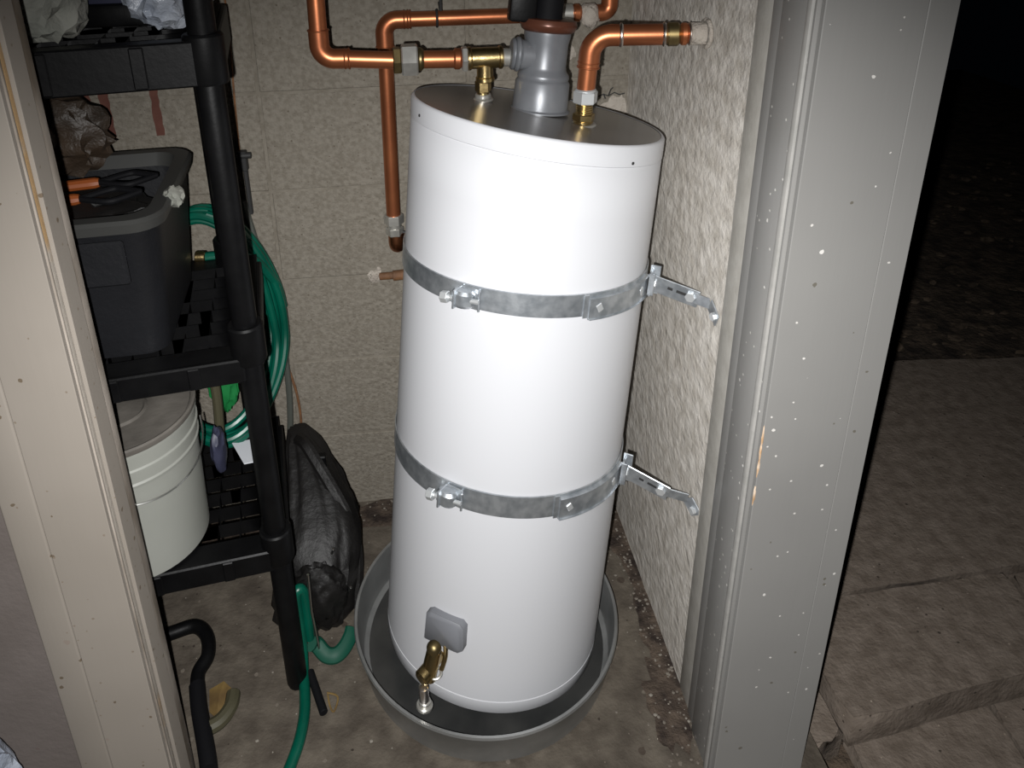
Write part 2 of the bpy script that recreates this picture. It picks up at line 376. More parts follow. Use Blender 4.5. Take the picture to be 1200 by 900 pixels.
for a, d in ((-160, .022), (-57, .03)):   # rivets in the top band
    cyl_p = MT @ V((R * math.cos(math.radians(a)), R * math.sin(math.radians(a)), top_h(math.radians(a)) - d))
    bm = B(); cyl(bm, cyl_p - (cyl_p - topc).normalized() * .001, loc(R + .0025, a, top_h(math.radians(a)) - d), .003, 10); obj('rivet', bm, m_dark, wh)
# access cover
Mc = fr_at(-122.7, .196) @ Matrix.Rotation(math.radians(5), 4, 'Z')
bm = B(); prof = [(-.046, -.036), (.034, -.040), (.046, -.030), (.050, .024), (.042, .034), (-.026, .038), (-.038, .030)]
for z0, z1, s0, s1 in ((-.012, .013, 1, 1), (.013, .018, .97, .86)):
    A = [bm.verts.new(Mc @ V((x * s0, y * s0, z0))) for x, y in prof]; C = [bm.verts.new(Mc @ V((x * s1, y * s1, z1))) for x, y in prof]
    for i in range(len(prof)): bm.faces.new((A[i], A[(i + 1) % 7], C[(i + 1) % 7], C[i]))
    bm.faces.new(C)
obj('access_cover', bm, m_gcover, wh, ang=1.0)
# drain valve
dv = B(); a_ = -125
cyl(dv, loc(R - .01, a_, .118), loc(R + .03, a_, .118), .013, 16)
cyl(dv, loc(R + .022, a_, .150), loc(R + .046, a_, .092), .0165, 18)
cyl(dv, loc(R + .030, a_, .112), loc(R + .062, a_ - 1.5, .102), .017, 18, .004)
dvo = obj('drain_valve', dv, m_brass, wh)
bm = B(); blob(bm, loc(R + .026, a_, .158), (.0155, .0155, .0150), 2, .05, 2, 3); obj('knob', bm, m_brassd, dvo)
bm = B(); tube(bm, smooth_path([loc(R + .012, a_ + 4, .168), loc(R + .024, a_ + 5.5, .148), loc(R + .034, a_ + 5, .122)], 5), .005, 8); obj('bail', bm, m_brass, dvo)
bm = B(); ring(bm, loc(R + .036, a_ + 2.6, .108), loc(R + .046, a_ + 3, .14) - loc(R + .036, a_ + 3, .11), .012, .003); obj('washer', bm, m_nickel, dvo)
bm = B(); lathe(bm, [(0, 0)] + [(.0095 + .0012 * (i % 2), .003 + .0045 * i) for i in range(12)] + [(0, .056)], frame(loc(R + .050, a_, .030), V((-.0, .0, 1))), 16); obj('spout', bm, m_solder, dvo)
bm = B(); cyl(bm, loc(R + .050, a_, .022), loc(R + .050, a_, .032), .0175, 18); cyl(bm, loc(R + .050, a_, .030), loc(R + .050, a_, .042), .013, 12); obj('spout_cap', bm, m_nickel, dvo)

# pan
PC = V((.1359, 1.3449, 0)); Rp = .310
bm = B()
lathe(bm, [(0, .001), (Rp - .022, .001), (Rp - .014, .006), (Rp - .002, .090), (Rp + .003, .0965), (Rp + .001, .1015), (Rp - .005, .1005), (Rp - .0065, .095), (Rp - .016, .010), (Rp - .026, .004), (0, .004)], Matrix.Translation(PC), 96)
pn = tag(obj('drain_pan', bm, m_pan, origin=PC), 'round galvanised metal drain pan with rolled rim under the water heater', 'pan'); pn['_w'] = tuple(PC)
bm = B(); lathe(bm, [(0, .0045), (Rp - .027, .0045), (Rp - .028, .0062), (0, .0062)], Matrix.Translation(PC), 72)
obj('pan_bottom', bm, mat('dark_shaded_pan', (.030, .031, .031), (.055, .055, .053), 8, .22, metal=.3), pn)  # dark glossy disc stands in for the shadow on the pan bottom

# straps
def arc_band(bm, r0, r1, h0, h1, a0, a1, k=60):
    rows = []
    for i in range(k + 1):
        a = a0 + (a1 - a0) * i / k
        rows.append([bm.verts.new(loc(r, a, h)) for r, h in ((r0, h0), (r1, h0 + .001), (r1, h1 - .001), (r0, h1))])
    for A, C in zip(rows, rows[1:]):
        for j in range(4): bm.faces.new((A[j], A[(j + 1) % 4], C[(j + 1) % 4], C[j]))
    if abs(a1 - a0) < 359.9: bm.faces.new(rows[0]); bm.faces.new(rows[-1][::-1])
    return bm
def plate(bm, p, q, hgt, th, z=(0, 0, 1), bev=.001):
    p, q = V(p), V(q); x = (q - p).normalized(); zz = V(z); zz = (zz - x * zz.dot(x)).normalized(); y = zz.cross(x)
    M = Matrix.Translation((p + q) / 2) @ Matrix((x, y, zz)).transposed().to_4x4()
    box(bm, (0, 0, 0), ((q - p).length, th, hgt), M, bev); return M
def strap(name, label, h1, wd, ac, ab, ae, pe, wp):
    h0 = h1 - wd; hm = (h0 + h1) / 2
    s = thing(name, label, 'strap', loc(R, -90, hm))
    obj('band', arc_band(B(), R + .0012, R + .0035, h0, h1, -360 + ac + 4, ac + 4, 120), m_zinc, s, ang=.5)
    # tension clamp: two folded lugs drawn together by a bolt
    F = fr_at(ac, hm, R + .004)
    c = obj('clamp', box(B(), (.028, 0, .014), (.004, .040, .030), F @ Matrix.Rotation(.5, 4, 'Y'), .001), m_zinc, s)
    bm = B(); box(bm, (-.004, 0, .016), (.004, .036, .032), F, .001); box(bm, (.016, 0, .003), (.034, .042, .003), F, .001)
    lathe(bm, [(0, -.018), (.013, -.016), (.017, -.010), (.017, .010), (.013, .016), (0, .018)], F @ Matrix.Translation((.006, 0, .012)) @ Matrix.Rotation(PI / 2, 4, 'X') @ Matrix.Scale(1.35, 4, (1, 0, 0)), 14)
    obj('lug', bm, m_zinc, c, ang=.5)
    bm = B(); cyl(bm, F @ V((-.030, -.004, .020)), F @ V((.040, .002, .016)), .0045, 12); obj('bolt', bm, m_bolt, c)
    bm = B(); hexa(bm, F @ V((-.034, -.005, .0205)), F @ V((-.020, -.003, .020)), .0115); obj('bolt_head', bm, m_bolt, c)
    # overlay bracket round the right side
    bm = B(); arc_band(bm, R + .004, R + .0085, h0 - .006, h1 - .008, ab, ae, 16); arc_band(bm, R + .0035, R + .012, h0 - .006, h0 - .003, ab, ae, 16); arc_band(bm, R + .0035, R + .011, h1 - .010, h1 - .007, ab, ae, 16)
    arc_band(bm, R + .0035, R + .006, h0 - .003, h1 - .002, ab - 2.4, ab, 2)
    br = obj('bracket', bm, m_zinc, s, ang=.5)
    for a in (ab + 5, ae - 9):
        bm = B(); F2 = fr_at(a, hm - .006, R + .008); box(bm, (0, 0, 0), (.012, .016, .004), F2 @ Matrix.Rotation(.5, 4, 'Z'), .001); obj('tab', bm, m_bolt, br)
    # folded hinge and arm to the wall
    e = loc(R + .012, ae, hm); F3 = fr_at(ae, hm, R + .008)
    bm = B(); box(bm, (-.004, .0, .008), (.022, wd + .006, .004), F3, .001); box(bm, (.008, .004, .012), (.004, wd + .014, .020), F3, .001); box(bm, (-.014, .0, .010), (.004, wd, .012), F3, .001)
    hg = obj('hinge', bm, m_zinc, s, ang=.5)
    bm = B(); hexa(bm, F3 @ V((-.004, 0, .008)), F3 @ V((-.004, 0, .018)), .009); obj('bolt', bm, m_bolt, hg)
    pe = V(pe); st = e + (pe - e).normalized() * .008
    bm = B(); M = plate(bm, st, pe, .036, .003)
    ar = obj('arm', bm, m_zinc, s)
    L = (pe - st).length / 2
    sd = -1 if (M.to_3x3() @ V((0, 1, 0))).dot(CAM - st) < 0 else 1
    for x, wv in ((-.25, .010), (.25, .020)):
        bm = B(); box(bm, (x * L, sd * .0018, .002), (wv, .0008, .006), M, .0003); obj('slot', bm, m_dark, ar)
    bm = B(); hexa(bm, M @ V((L - .016, sd * .001, .002)), M @ V((L - .016, sd * .009, .002)), .010); obj('bolt', bm, m_bolt, ar)
    wp = [V(q) for q in wp]
    bm = B(); plate(bm, pe - (pe - st).normalized() * .012, wp[0], .022, .003); plate(bm, wp[0], wp[1], .030, .003)
    wbk = obj('wall_bracket', bm, m_zinc, s)
    q = wp[0].lerp(wp[1], .7); dn = V((-1, -.3, 0)).normalized()
    bm = B(); hexa(bm, q, q + dn * .008, .008); obj('bolt', bm, m_bolt, wbk)
    return s
strap('heater_strap', 'upper galvanised strap round the water heater, level with the copper pipe elbow', .972, .045, -125, -72, -29,
      (.548, 1.250, .958), [(.5585, 1.222, .965), (.5595, 1.186, .948)])
strap('heater_strap', 'lower galvanised strap round the water heater, between mid height and the pan', .549, .050, -126, -75, -31,
      (.505, 1.205, .530), [(.545, 1.200, .520), (.5595, 1.180, .492)])

# ------------------------------------------------------------ fittings and pipes on top
YL = 1.50
# central grey tee
ct = V((.277, 1.478, 1.2835)); ca = (n + V((.015, 0, 0))).normalized(); MC = frame(ct, ca, (1, 0, 0))
vt = thing('mixing_tee', 'grey coated metal tee on the heater lid with brown collar and black top', 'pipe fitting', ct)
bm = B(); lathe(bm, [(0, 0), (.060, 0), (.060, .003), (.0555, .006), (.0540, .058), (.0500, .064), (0, .064)], MC, 40)
obj('base_collar', bm, m_gfit, vt)
bm = B(); lathe(bm, [(0, .060), (.049, .061), (.0515, .068), (.0505, .074), (.0445, .082), (.0430, .09), (.0430, .135), (.046, .150), (.046, .158), (0, .158)], MC, 40)
cyl(bm, MC @ V((0, -.004, .108)), MC @ V((-.055, -.008, .110)), .029, 28, .004)
tb = obj('tee_body', bm, m_gfit, vt)
bm = B(); cyl(bm, MC @ V((-.052, -.008, .110)), MC @ V((-.062, -.008, .110)), .034, 28, .003); cyl(bm, MC @ V((-.061, -.008, .110)), MC @ V((-.070, -.008, .110)), .031, 28, .003); obj('side_flange', bm, m_gfit, vt)
bm = B(); lathe(bm, [(0, .156), (.046, .156), (.052, .160), (.056, .168), (.056, .172), (.053, .180), (.045, .182), (0, .182)], MC, 36); obj('brown_collar', bm, m_brownring, vt)
bm = B(); lathe(bm, [(0, .175), (.026, .175), (.028, .182), (.028, .30), (.024, .34), (0, .345)], MC @ Matrix.Translation((-.004, -.004, 0)), 28); obj('black_cap', bm, m_blkm, vt)
bm = B(); box(bm, (-.056, -.006, .222), (.052, .042, .100), MC, .006, 2); obj('switch_box', bm, m_blk, vt)

def spigot(name, label, base, topz, xoff=0):
    base = V(base); z = V((0, 0, 1))
    return thing(name, label, 'pipe', base)
# left line: nipple, brass tee, union, elbow, riser
bl = V((.1665, 1.503, 1.304)); zc = 1.390
cp = thing('cold_water_pipe', 'left copper pipe with steel union and brass tee, turning upward at the left', 'pipe', bl)
bm = B(); cyl(bm, bl + V((0, 0, -.002)), bl + V((0, 0, .004)), .021, 20); cyl(bm, bl + V((0, 0, .003)), bl + V((0, 0, .013)), .0165, 20); obj('washer', bm, m_nickel, cp)
bm = B(); cyl(bm, bl + V((0, 0, .010)), bl + V((0, 0, .030)), .0125, 16); hexa(bm, bl + V((0, 0, .018)), bl + V((0, 0, .040)), .0165); cyl(bm, bl + V((0, 0, .038)), bl + V((0, 0, .056)), .0115, 16); obj('nipple', bm, m_brass, cp)
bm = B(); tx = .1705
cyl(bm, (tx, YL, zc - .045), (tx, YL, zc), .0165, 20); cyl(bm, (tx - .030, YL, zc), (tx + .032, YL, zc), .021, 24, .004)
cyl(bm, (tx - .036, YL, zc), (tx - .026, YL, zc), .0235, 24); cyl(bm, (tx + .026, YL, zc), (tx + .036, YL, zc), .023, 24); cyl(bm, (tx, YL, zc - .048), (tx, YL, zc - .037), .019, 20)
obj('brass_tee', bm, m_brass, cp)
bm = B(); cyl(bm, (tx + .034, YL, zc), (tx + .056, YL - .010, zc), .018, 20); obj('steel_nipple', bm, m_nickel, cp)
bm = B(); hexa(bm, (tx - .046, YL, zc), (tx - .034, YL, zc), .026); obj('lock_nut', bm, m_nickel, cp)
bm = B(); cyl(bm, (tx - .064, YL, zc + .001), (tx - .045, YL, zc), .021, 20, .005); obj('solder_ring', bm, m_copper, cp)
x_u = .014
bm = B(); cyl(bm, (x_u + .032, YL, zc + .002), (tx - .05, YL, zc), .0175, 24); obj('pipe', bm, m_copper, cp)
bm = B(); hexa(bm, (x_u - .008, YL, zc + .003), (x_u + .024, YL, zc + .003), .0330); un = obj('union_nut', bm, m_nickel, cp, flat=True)
bm = B(); hexa(bm, (x_u - .024, YL, zc + .003), (x_u - .008, YL, zc + .003), .0275); obj('union_seat', bm, m_brassd, cp); bm = B(); cyl(bm, (x_u + .022, YL, zc + .003), (x_u + .036, YL, zc + .003), .023, 24, .005); obj('union_seat', bm, m_brassd, cp)
cor = V((-.1505, YL, zc + .012)); p1, p2, arc = elbow(cor + V((.2, 0, -.008)), cor, cor + V((.004, 0, .3)), .028)
bm = B(); cyl(bm, p1 + V((.02, 0, -.001)), (x_u - .022, YL, zc + .003), .0172, 24); obj('pipe', bm, m_copper, cp)
bm = B(); tube(bm, [arc[0] + V((.03, 0, -.001))] + arc + [arc[-1] + V((0, 0, .03))], .0195, 24)
ring(bm, p1 + V((.028, 0, -.001)), (1, 0, 0), .0195, .0018); ring(bm, p1 + V((.020, 0, -.001)), (1, 0, 0), .0195, .0014); ring(bm, p2 + V((0, 0, .028)), (0, 0, 1), .0195, .0018)
obj('elbow', bm, m_copper, cp)
bm = B(); cyl(bm, p2 + V((0, 0, .02)), p2 + V((.010, 0, .85)), .0172, 24); obj('pipe', bm, m_copper, cp)

# rear line along the back wall
YB = 1.765; zr = 1.428; r_ = .0175
bp_ = thing('rear_copper_pipe', 'rear copper pipe running behind, from upper elbow down to a valve near the upper strap', 'pipe', (-.033, YB, .9))
cor = V((-.028, YB, zr)); q1, q2, arc = elbow(cor + V((.3, 0, 0)), cor, cor + V((-.004, 0, -.3)), .03)
bm = B(); tube(bm, [arc[0] + V((.03, 0, 0))] + arc + [arc[-1] + V((0, 0, -.03))], .0205, 24)
for d in (.016, .024, .030): ring(bm, q1 + V((d, 0, 0)), (1, 0, 0), .0205, .0016)
ring(bm, q2 + V((0, 0, -.03)), (0, 0, 1), .0205, .0018); obj('elbow', bm, m_copper, bp_)
bm = B(); cyl(bm, q1 + V((.02, 0, 0)), (.40, YB, zr - .002), r_, 24); obj('pipe', bm, m_copper, bp_)
bm = B(); cyl(bm, q2 + V((0, 0, -.02)), (-.033, YB, .945), r_, 24); obj('pipe', bm, m_copper, bp_)
bm = B(); ring(bm, (.092, YB, zr), (1, 0, 0), .0185, .003); cyl(bm, (.102, YB, zr + .015), (.102, WY - .004, zr + .028), .004, 8); cyl(bm, (.102, YB, zr + .016), (.102, YB, zr + .16), .0035, 8); obj('pipe_hanger', bm, m_dark, bp_)
bm = B(); hexa(bm, (-.033, YB, .925), (-.033, YB, .950), .0245); cyl(bm, (-.032, YB, .912), (-.032, YB, .926), .0165, 16); hexa(bm, (-.032, YB, .895), (-.032, YB, .915), .0225); obj('compression_nut', bm, m_nickel, bp_)
bm = B(); cyl(bm, (-.031, YB, .905), (.004, YB - .008, .900), .004, 8); obj('valve_pin', bm, m_dark, bp_)
cor = V((-.030, YB, .858)); s1, s2, arc = elbow(cor + V((0, 0, .3)), cor, cor + V((.05, .3, 0)), .020)
bm = B(); tube(bm, [cor + V((0, 0, .042))] + arc + [V((-.022, WY + .0, .858))], .0195, 20); obj('elbow', bm, m_copperd, bp_)
# its right end behind the black cap
bm = B(); cyl(bm, (.375, YB, zr), (.405, YB, zr), .022, 20); obj('coupling', bm, m_nickel, bp_)
bm = B(); cyl(bm, (.404, YB, zr), (.424, YB, zr), .021, 20, .005); obj('coupling', bm, m_copper, bp_); bm = B(); cyl(bm, (.462, YB, zr), (.48, YB, zr), .0175, 20); obj('coupling', bm, m_copper, bp_)
bm = B(); cyl(bm, (.425, YB, zr), (.463, YB, zr), .0215, 20, .007); blob(bm, (.444, YB - .012, zr - .008), (.020, .014, .026), 3, .2, 2, 3); obj('caulk_collar', bm, m_plaster, bp_)
cor = V((.491, YB, zr - .002)); s1, s2, arc = elbow(cor + V((-.3, 0, 0)), cor, cor + V((.003, 0, .3)), .018)
bm = B(); tube(bm, [s1 + V((-.012, 0, 0))] + arc + [s2 + V((0, 0, .03))], .0195, 20); obj('elbow', bm, m_copper, bp_)
bm = B(); cyl(bm, s2 + V((0, 0, .025)), s2 + V((.005, 0, .8)), .0165, 20); obj('pipe', bm, m_copper, bp_)

# right line: nipple, riser, elbow, run into the right wall
br = V((.3455, 1.390, 1.2755))
hp = thing('hot_water_pipe', 'right copper pipe rising from brass nipple and elbowing into the right wall', 'pipe', br)
bm = B(); cyl(bm, br + V((0, 0, -.002)), br + V((0, 0, .004)), .0255, 20); obj('washer', bm, m_nickel, hp)
bm = B(); cyl(bm, br + V((0, 0, .004)), br + V((0, 0, .012)), .0190, 20); hexa(bm, br + V((0, 0, .010)), br + V((.001, 0, .024)), .0215)
for i in range(5): cyl(bm, br + V((.001, 0, .023 + i * .0045)), br + V((.001, 0, .0272 + i * .0045)), .0165, 18, .001)
obj('nipple', bm, m_brass, hp)
bm = B(); hexa(bm, br + V((.002, 0, .044)), br + V((.003, 0, .068)), .0232); cyl(bm, br + V((.003, 0, .066)), br + V((.003, 0, .072)), .020, 18); obj('compression_nut', bm, m_bolt, hp)
cor = V((.3560, 1.390, 1.4465)); wdir = V((.56 - .356, -.045, .004))
s1, s2, arc = elbow(br + V((.003, 0, .07)), cor, cor + wdir, .038)
bm = B(); cyl(bm, br + V((.003, 0, .068)), s1.lerp(br + V((.003, 0, .07)), .3), .0172, 24); obj('pipe', bm, m_copper, hp)
bm = B(); d1 = (s1 - cor).normalized(); d2 = wdir.normalized()
tube(bm, [s1 + d1 * .026] + arc + [s2 + d2 * .016], .0200, 24); ring(bm, s1 + d1 * .024, d1, .0200, .0018); ring(bm, s1 + d1 * .015, d1, .0200, .0014); obj('elbow', bm, m_copper, hp)
bm = B(); cyl(bm, s2 + d2 * .014, s2 + d2 * .022, .0222, 24, .003); obj('solder_ring', bm, m_solder, hp)
bm = B(); cyl(bm, s2 + d2 * .02, cor + d2 * .135, .0195, 24); obj('pipe', bm, m_copper, hp)
bm = B(); cyl(bm, cor + d2 * .126, cor + d2 * .133, .0225, 24, .003); obj('solder_ring', bm, m_solder, hp)
bm = B(); cyl(bm, cor + d2 * .132, cor + d2 * .158, .0218, 24, .005); obj('brass_coupling', bm, m_brassd, hp)
bm = B(); cyl(bm, cor + d2 * .156, cor + d2 * .173, .0205, 24, .005); obj('coupling', bm, m_copper, hp)
bm = B(); cyl(bm, cor + d2 * .172, cor + d2 * .177, .0215, 24, .002); obj('solder_ring', bm, m_solder, hp)
bm = B(); cyl(bm, cor + d2 * .176, cor + d2 * .204, .0205, 24, .002); ring(bm, cor + d2 * .203, (1, 0, 0), .024, .004); obj('caulk_collar', bm, m_plaster, hp)

# pipe stub out of the back wall beside the upper strap
st = thing('pipe_stub', 'short brown pipe stub in chipped plaster, left of the heater below upper strap', 'pipe', (-.09, WY, .757))
bm = B(); cyl(bm, (-.080, WY - .008, .756), (-.040, WY - .012, .759), .010, 12); cyl(bm, (-.045, WY - .012, .758), (.02, WY - .016, .763), .014, 12); obj('stub', bm, m_rustpipe, st)
bm = B(); blob(bm, (-.092, WY - .002, .755), (.018, .010, .018), 6, .5, 3, 3); blob(bm, (-.082, WY - .003, .776), (.006, .004, .006), 7, .4, 2, 2); obj('plaster', bm, m_plaster, st)

# ------------------------------------------------------------ shelving
RS = math.radians(9); SO = V((-.311, 1.272, 0))
MS = Matrix.Translation(SO) @ Matrix.Rotation(RS, 4, 'Z')     # local: x right, y back, origin at front right post
su = thing('shelving_unit', 'black plastic shelving unit with round posts and slotted shelves, left of heater', 'shelf', SO)
WS, DS = .78, .40
def shelf(zt, zb, deck, colz, slots):
    bm = B()
    box(bm, (-WS / 2, -.022, (zt + zb) / 2), (WS - .02, .012, zt - zb), MS, .003)
    box(bm, (-WS / 2, DS + .022, (zt + zb) / 2), (WS - .05, .012, zt - zb), MS, .003)
    box(bm, (.018, DS / 2, (zt + zb) / 2), (.012, DS - .04, zt - zb), MS, .003)
    for x in (-.10, -.24, -.38, -.52, -.66): box(bm, (x, -.029, (zt + zb) / 2), (.022, .006, (zt - zb) * .9), MS, .002)
    s = obj('shelf', bm, m_blk, su)
    bm = B(); nx, ny = 17, 9; x0, x1, y0, y1 = -WS + .02, .014, -.02, DS + .02
    vs = [[bm.verts.new(MS @ V((x0 + (x1 - x0) * i / nx, y0 + (y1 - y0) * j / ny, deck))) for j in range(ny + 1)] for i in range(nx + 1)]
    fs = [bm.faces.new((vs[i][j], vs[i + 1][j], vs[i + 1][j + 1], vs[i][j + 1])) for i in range(nx) for j in range(ny)]
    ins = [f for k, f in enumerate(fs) if 0 < k % ny < ny - 1 and (k // ny) not in (0, nx - 1)]
    r = bmesh.ops.inset_individual(bm, faces=ins, thickness=.0085)
    bmesh.ops.delete(bm, geom=ins, context='FACES')
    ex = bmesh.ops.extrude_face_region(bm, geom=bm.faces[:])
    bmesh.ops.translate(bm, verts=[v for v in ex['geom'] if isinstance(v, bmesh.types.BMVert)], vec=(0, 0, -.036))
    obj('deck', bm, m_blk, s, ang=.4)
    for x in (0, -WS):
        for y in (0, DS):
            bm = B(); z0, z1 = colz; lathe(bm, [(.022, z0), (.031, z0), (.033, z0 + .004), (.033, z1 - .004), (.030, z1), (.022, z1)], MS @ Matrix.Translation((x - (.045 if y else 0), y, 0)), 20)
            obj('collar', bm, m_blk, s)
shelf(1.492, 1.418, 1.488, (1.418, 1.500), 1)
shelf(.900, .850, .900, (.882, .962), 1)
shelf(.430, .375, .428, (.384, .466), 1)
for x in (0, -WS):
    for y in (0, DS):
        for za, zb in ((.0, .40), (.44, .90), (.93, 1.45), (1.48, 2.05)):
            bm = B(); lathe(bm, [(0, za), (.021, za), (.0232, za + .01), (.0232, zb - .01), (.021, zb), (0, zb)], MS @ Matrix.Translation((x - (.045 if y else 0), y, 0)), 20)
            obj('post', bm, m_blk, su)
# small latch hanging by the post
lt = thing('wall_latch', 'small dark metal latch hanging on the back wall right of the shelf post', 'latch', (-.385, 1.79, 1.08))
bm = B(); box(bm, (-.388, 1.797, 1.10), (.022, .022, .05), None, .002); box(bm, (-.384, 1.795, 1.02), (.010, .012, .12), None, .002); cyl(bm, (-.40, 1.79, 1.115), (-.365, 1.79, 1.115), .008, 10); obj('latch_body', bm, m_dark, lt)
bm = B(); tube(bm, [(-.395, 1.806, 1.12), (-.39, 1.806, 1.25), (-.382, 1.806, 1.40), (-.38, 1.806, 1.6)], .0025, 6); obj('wire', bm, m_rustpipe, lt)

# ------------------------------------------------------------ storage bin
MB = Matrix.Translation((-.425, 1.255, .902)) @ Matrix.Rotation(math.radians(5), 4, 'Z')
sb = thing('storage_bin', 'dark grey plastic storage tote with open top on the middle shelf', 'bin', MB @ V((-.25, .2, 0)))
def rrect(x0, x1, y0, y1, r, k=5):
    out = []
    for cx, cy, a in ((x1 - r, y0 + r, -90), (x1 - r, y1 - r, 0), (x0 + r, y1 - r, 90), (x0 + r, y0 + r, 180)):
        for i in range(k + 1):
            t = math.radians(a + 90 * i / k); out.append((cx + r * math.cos(t), cy + r * math.sin(t)))
    return out
def loft(bm, rings, M, cap0=True, cap1=False):
    rows = [[bm.verts.new(M @ V((x, y, z))) for x, y in pl] for pl, z in rings]; k = len(rows[0])
    for A, C in zip(rows, rows[1:]):
        for i in range(k): bm.faces.new((A[i], A[(i + 1) % k], C[(i + 1) % k], C[i]))
    if cap0: bm.faces.new(rows[0][::-1])
    if cap1: bm.faces.new(rows[-1])
    return bm
LX, LY, HB = .50, .40, .285
bm = loft(B(), [(rrect(-LX + .03, -.035, .035, LY - .03, .04), 0), (rrect(-LX + .008, -.010, .012, LY - .008, .05), HB - .03), (rrect(-LX + .004, -.006, .008, LY - .004, .05), HB - .012),
                (rrect(-LX + .018, -.020, .022, LY - .018, .045), HB - .012), (rrect(-LX + .04, -.045, .045, LY - .04, .04), .02)], MB, True, True)
bodyb = obj('body', bm, m_bin, sb)
bm = loft(B(), [(rrect(-LX - .002, .0, .0, LY + .002, .055), HB - .022), (rrect(-LX - .006, .004, -.004, LY + .006, .058), HB - .004), (rrect(-LX, -.002, .002, LY, .054), HB + .002),
                (rrect(-LX + .025, -.028, .028, LY - .025, .045), HB + .002), (rrect(-LX + .035, -.036, .036, LY - .035, .04), HB - .025)], MB, False)
obj('rim', bm, m_binrim, sb)
bm = B(); box(bm, (-.15, -.002, HB - .075), (.17, .010, .085), MB, .004); obj('handle_grip', bm, m_bin, sb)
# things in the tote
bm = B(); blob(bm, MB @ V((-.27, .20, .225)), (.20, .14, .045), 5, .35, 3, 4); tag(obj('work_cloth', bm, m_bag, origin=MB @ V((-.27, .2, .2))), 'crumpled black cloth filling the grey tote under the tools', 'cloth')
for i, (a0, b0, lab) in enumerate([((-.30, .20, .283), (-.150, .215, .285), 'orange handled cutter with black jaws, rear one lying in the grey tote'), ((-.31, .12, .283), (-.165, .135, .284), 'orange handled cutter with black jaws, front one lying in the grey tote')]):
    A_, C_ = MB @ V(a0), MB @ V(b0)
    t = thing('hand_tool', lab, 'tool', A_, group='cutters in the tote')
    bm = B(); tube(bm, smooth_path([A_ + V((-.06, -.01, 0)), A_, A_.lerp(C_, .6), C_], 5), [.011] * 15 + [.009], 10); obj('handle', bm, m_orange, t)
    bm = B(); d = (C_ - A_).normalized(); sd = V((-d.y, d.x, 0))
    tube(bm, smooth_path([C_, C_ + d * .05 + sd * .032, C_ + d * .075 + sd * .024, C_ + d * .105], 5), .006, 8)
    tube(bm, smooth_path([C_, C_ + d * .05 - sd * .032, C_ + d * .075 - sd * .024, C_ + d * .105], 5), .006, 8); obj('jaw', bm, m_blkm, t)
bm = B(); blob(bm, MB @ V((.002, .125, HB - .008)), (.018, .024, .018), 9, .5, 3, 3, ridg=True); tag(obj('white_rag', bm, m_cloth, origin=MB @ V((.002, .12, HB))), 'small white rag on the right rim of the grey tote', 'rag')
# smoky plastic bag standing behind the tote
bm = B(); blob(bm, MB @ V((-.30, .375, HB + .055)), (.13, .06, .09), 12, .4, 2.2, 4, ridg=True); tag(obj('plastic_bag', bm, m_dkbag, origin=MB @ V((-.3, .38, HB))), 'smoky brown plastic bag at the back, between tote and top shelf', 'bag')

# ------------------------------------------------------------ top shelf things
bm = B(); blob(bm, (-.585, 1.345, 1.545), (.065, .06, .065), 3, .35, 1.8, 4, ridg=True); tag(obj('cloth_bag', bm, m_cloth, origin=(-.58, 1.33, 1.49)), 'crumpled pale cloth bag at the left end of the top shelf', 'bag')
bx = thing('tool_case', 'dark blue case with black base in the middle of the top shelf', 'case', (-.50, 1.50, 1.49))
bm = B(); box(bm, (-.505, 1.49, 1.575), (.14, .13, .10), None, .012, 2); obj('lid', bm, m_navy, bx)
bm = B(); box(bm, (-.500, 1.48, 1.511), (.15, .14, .040), None, .008, 2); obj('base', bm, m_blk, bx)
bm = B(); blob(bm, (-.405, 1.45, 1.545), (.070, .07, .060), 8, .35, 2.0, 4, ridg=True); tag(obj('plastic_bag', bm, m_plastic, origin=(-.4, 1.45, 1.49)), 'milky bluish plastic bag on top shelf beside the black post', 'bag')

# ------------------------------------------------------------ bucket
bc = V((-.600, 1.325, .430)); MK = Matrix.Translation(bc)
bk = thing('bucket', 'white plastic bucket with dirty lid and wire handle on the lower shelf', 'bucket', bc)
bm = B(); lathe(bm, [(0, 0), (.130, 0), (.136, .005), (.143, .235), (.1465, .236), (.1475, .242), (.145, .246), (.1455, .268), (.149, .270), (.149, .275), (.146, .278), (.147, .306), (.151, .308), (.151, .316), (0, .318)], MK, 56)
obj('body', bm, m_bucket, bk, ang=.5)
bm = B(); lathe(bm, [(.151, .314), (.1525, .318), (.1525, .325), (.149, .328), (.144, .326), (.140, .320), (.06, .319), (.055, .323), (.05, .319), (0, .319)], MK, 56)
lb = obj('lid', bm, m_lidb, bk)
bm = B(); lathe(bm, [(0, .319), (.024, .319), (.026, .330), (.02, .334), (.012, .330), (0, .330)], MK @ Matrix.Translation((-.03, .0, 0)), 20); obj('spout_cap', bm, m_blk, lb)
hpnts = []
for i in range(15):
    a = math.radians(-97 + 120 * i / 14); sag = math.sin(PI * i / 14)
    hpnts.append(bc + V((.153 * math.cos(a), .153 * math.sin(a), .238 - .045 * sag ** .7 + .010 * i / 14)))
bm = B(); tube(bm, smooth_path(hpnts, 2), .002, 6); obj('wire_handle', bm, m_wire, bk)
bm = B(); box(bm, bc + V((-.030, -.149, .243)), (.055, .006, .010), None, .002); obj('handle_ear', bm, m_wire, bk)
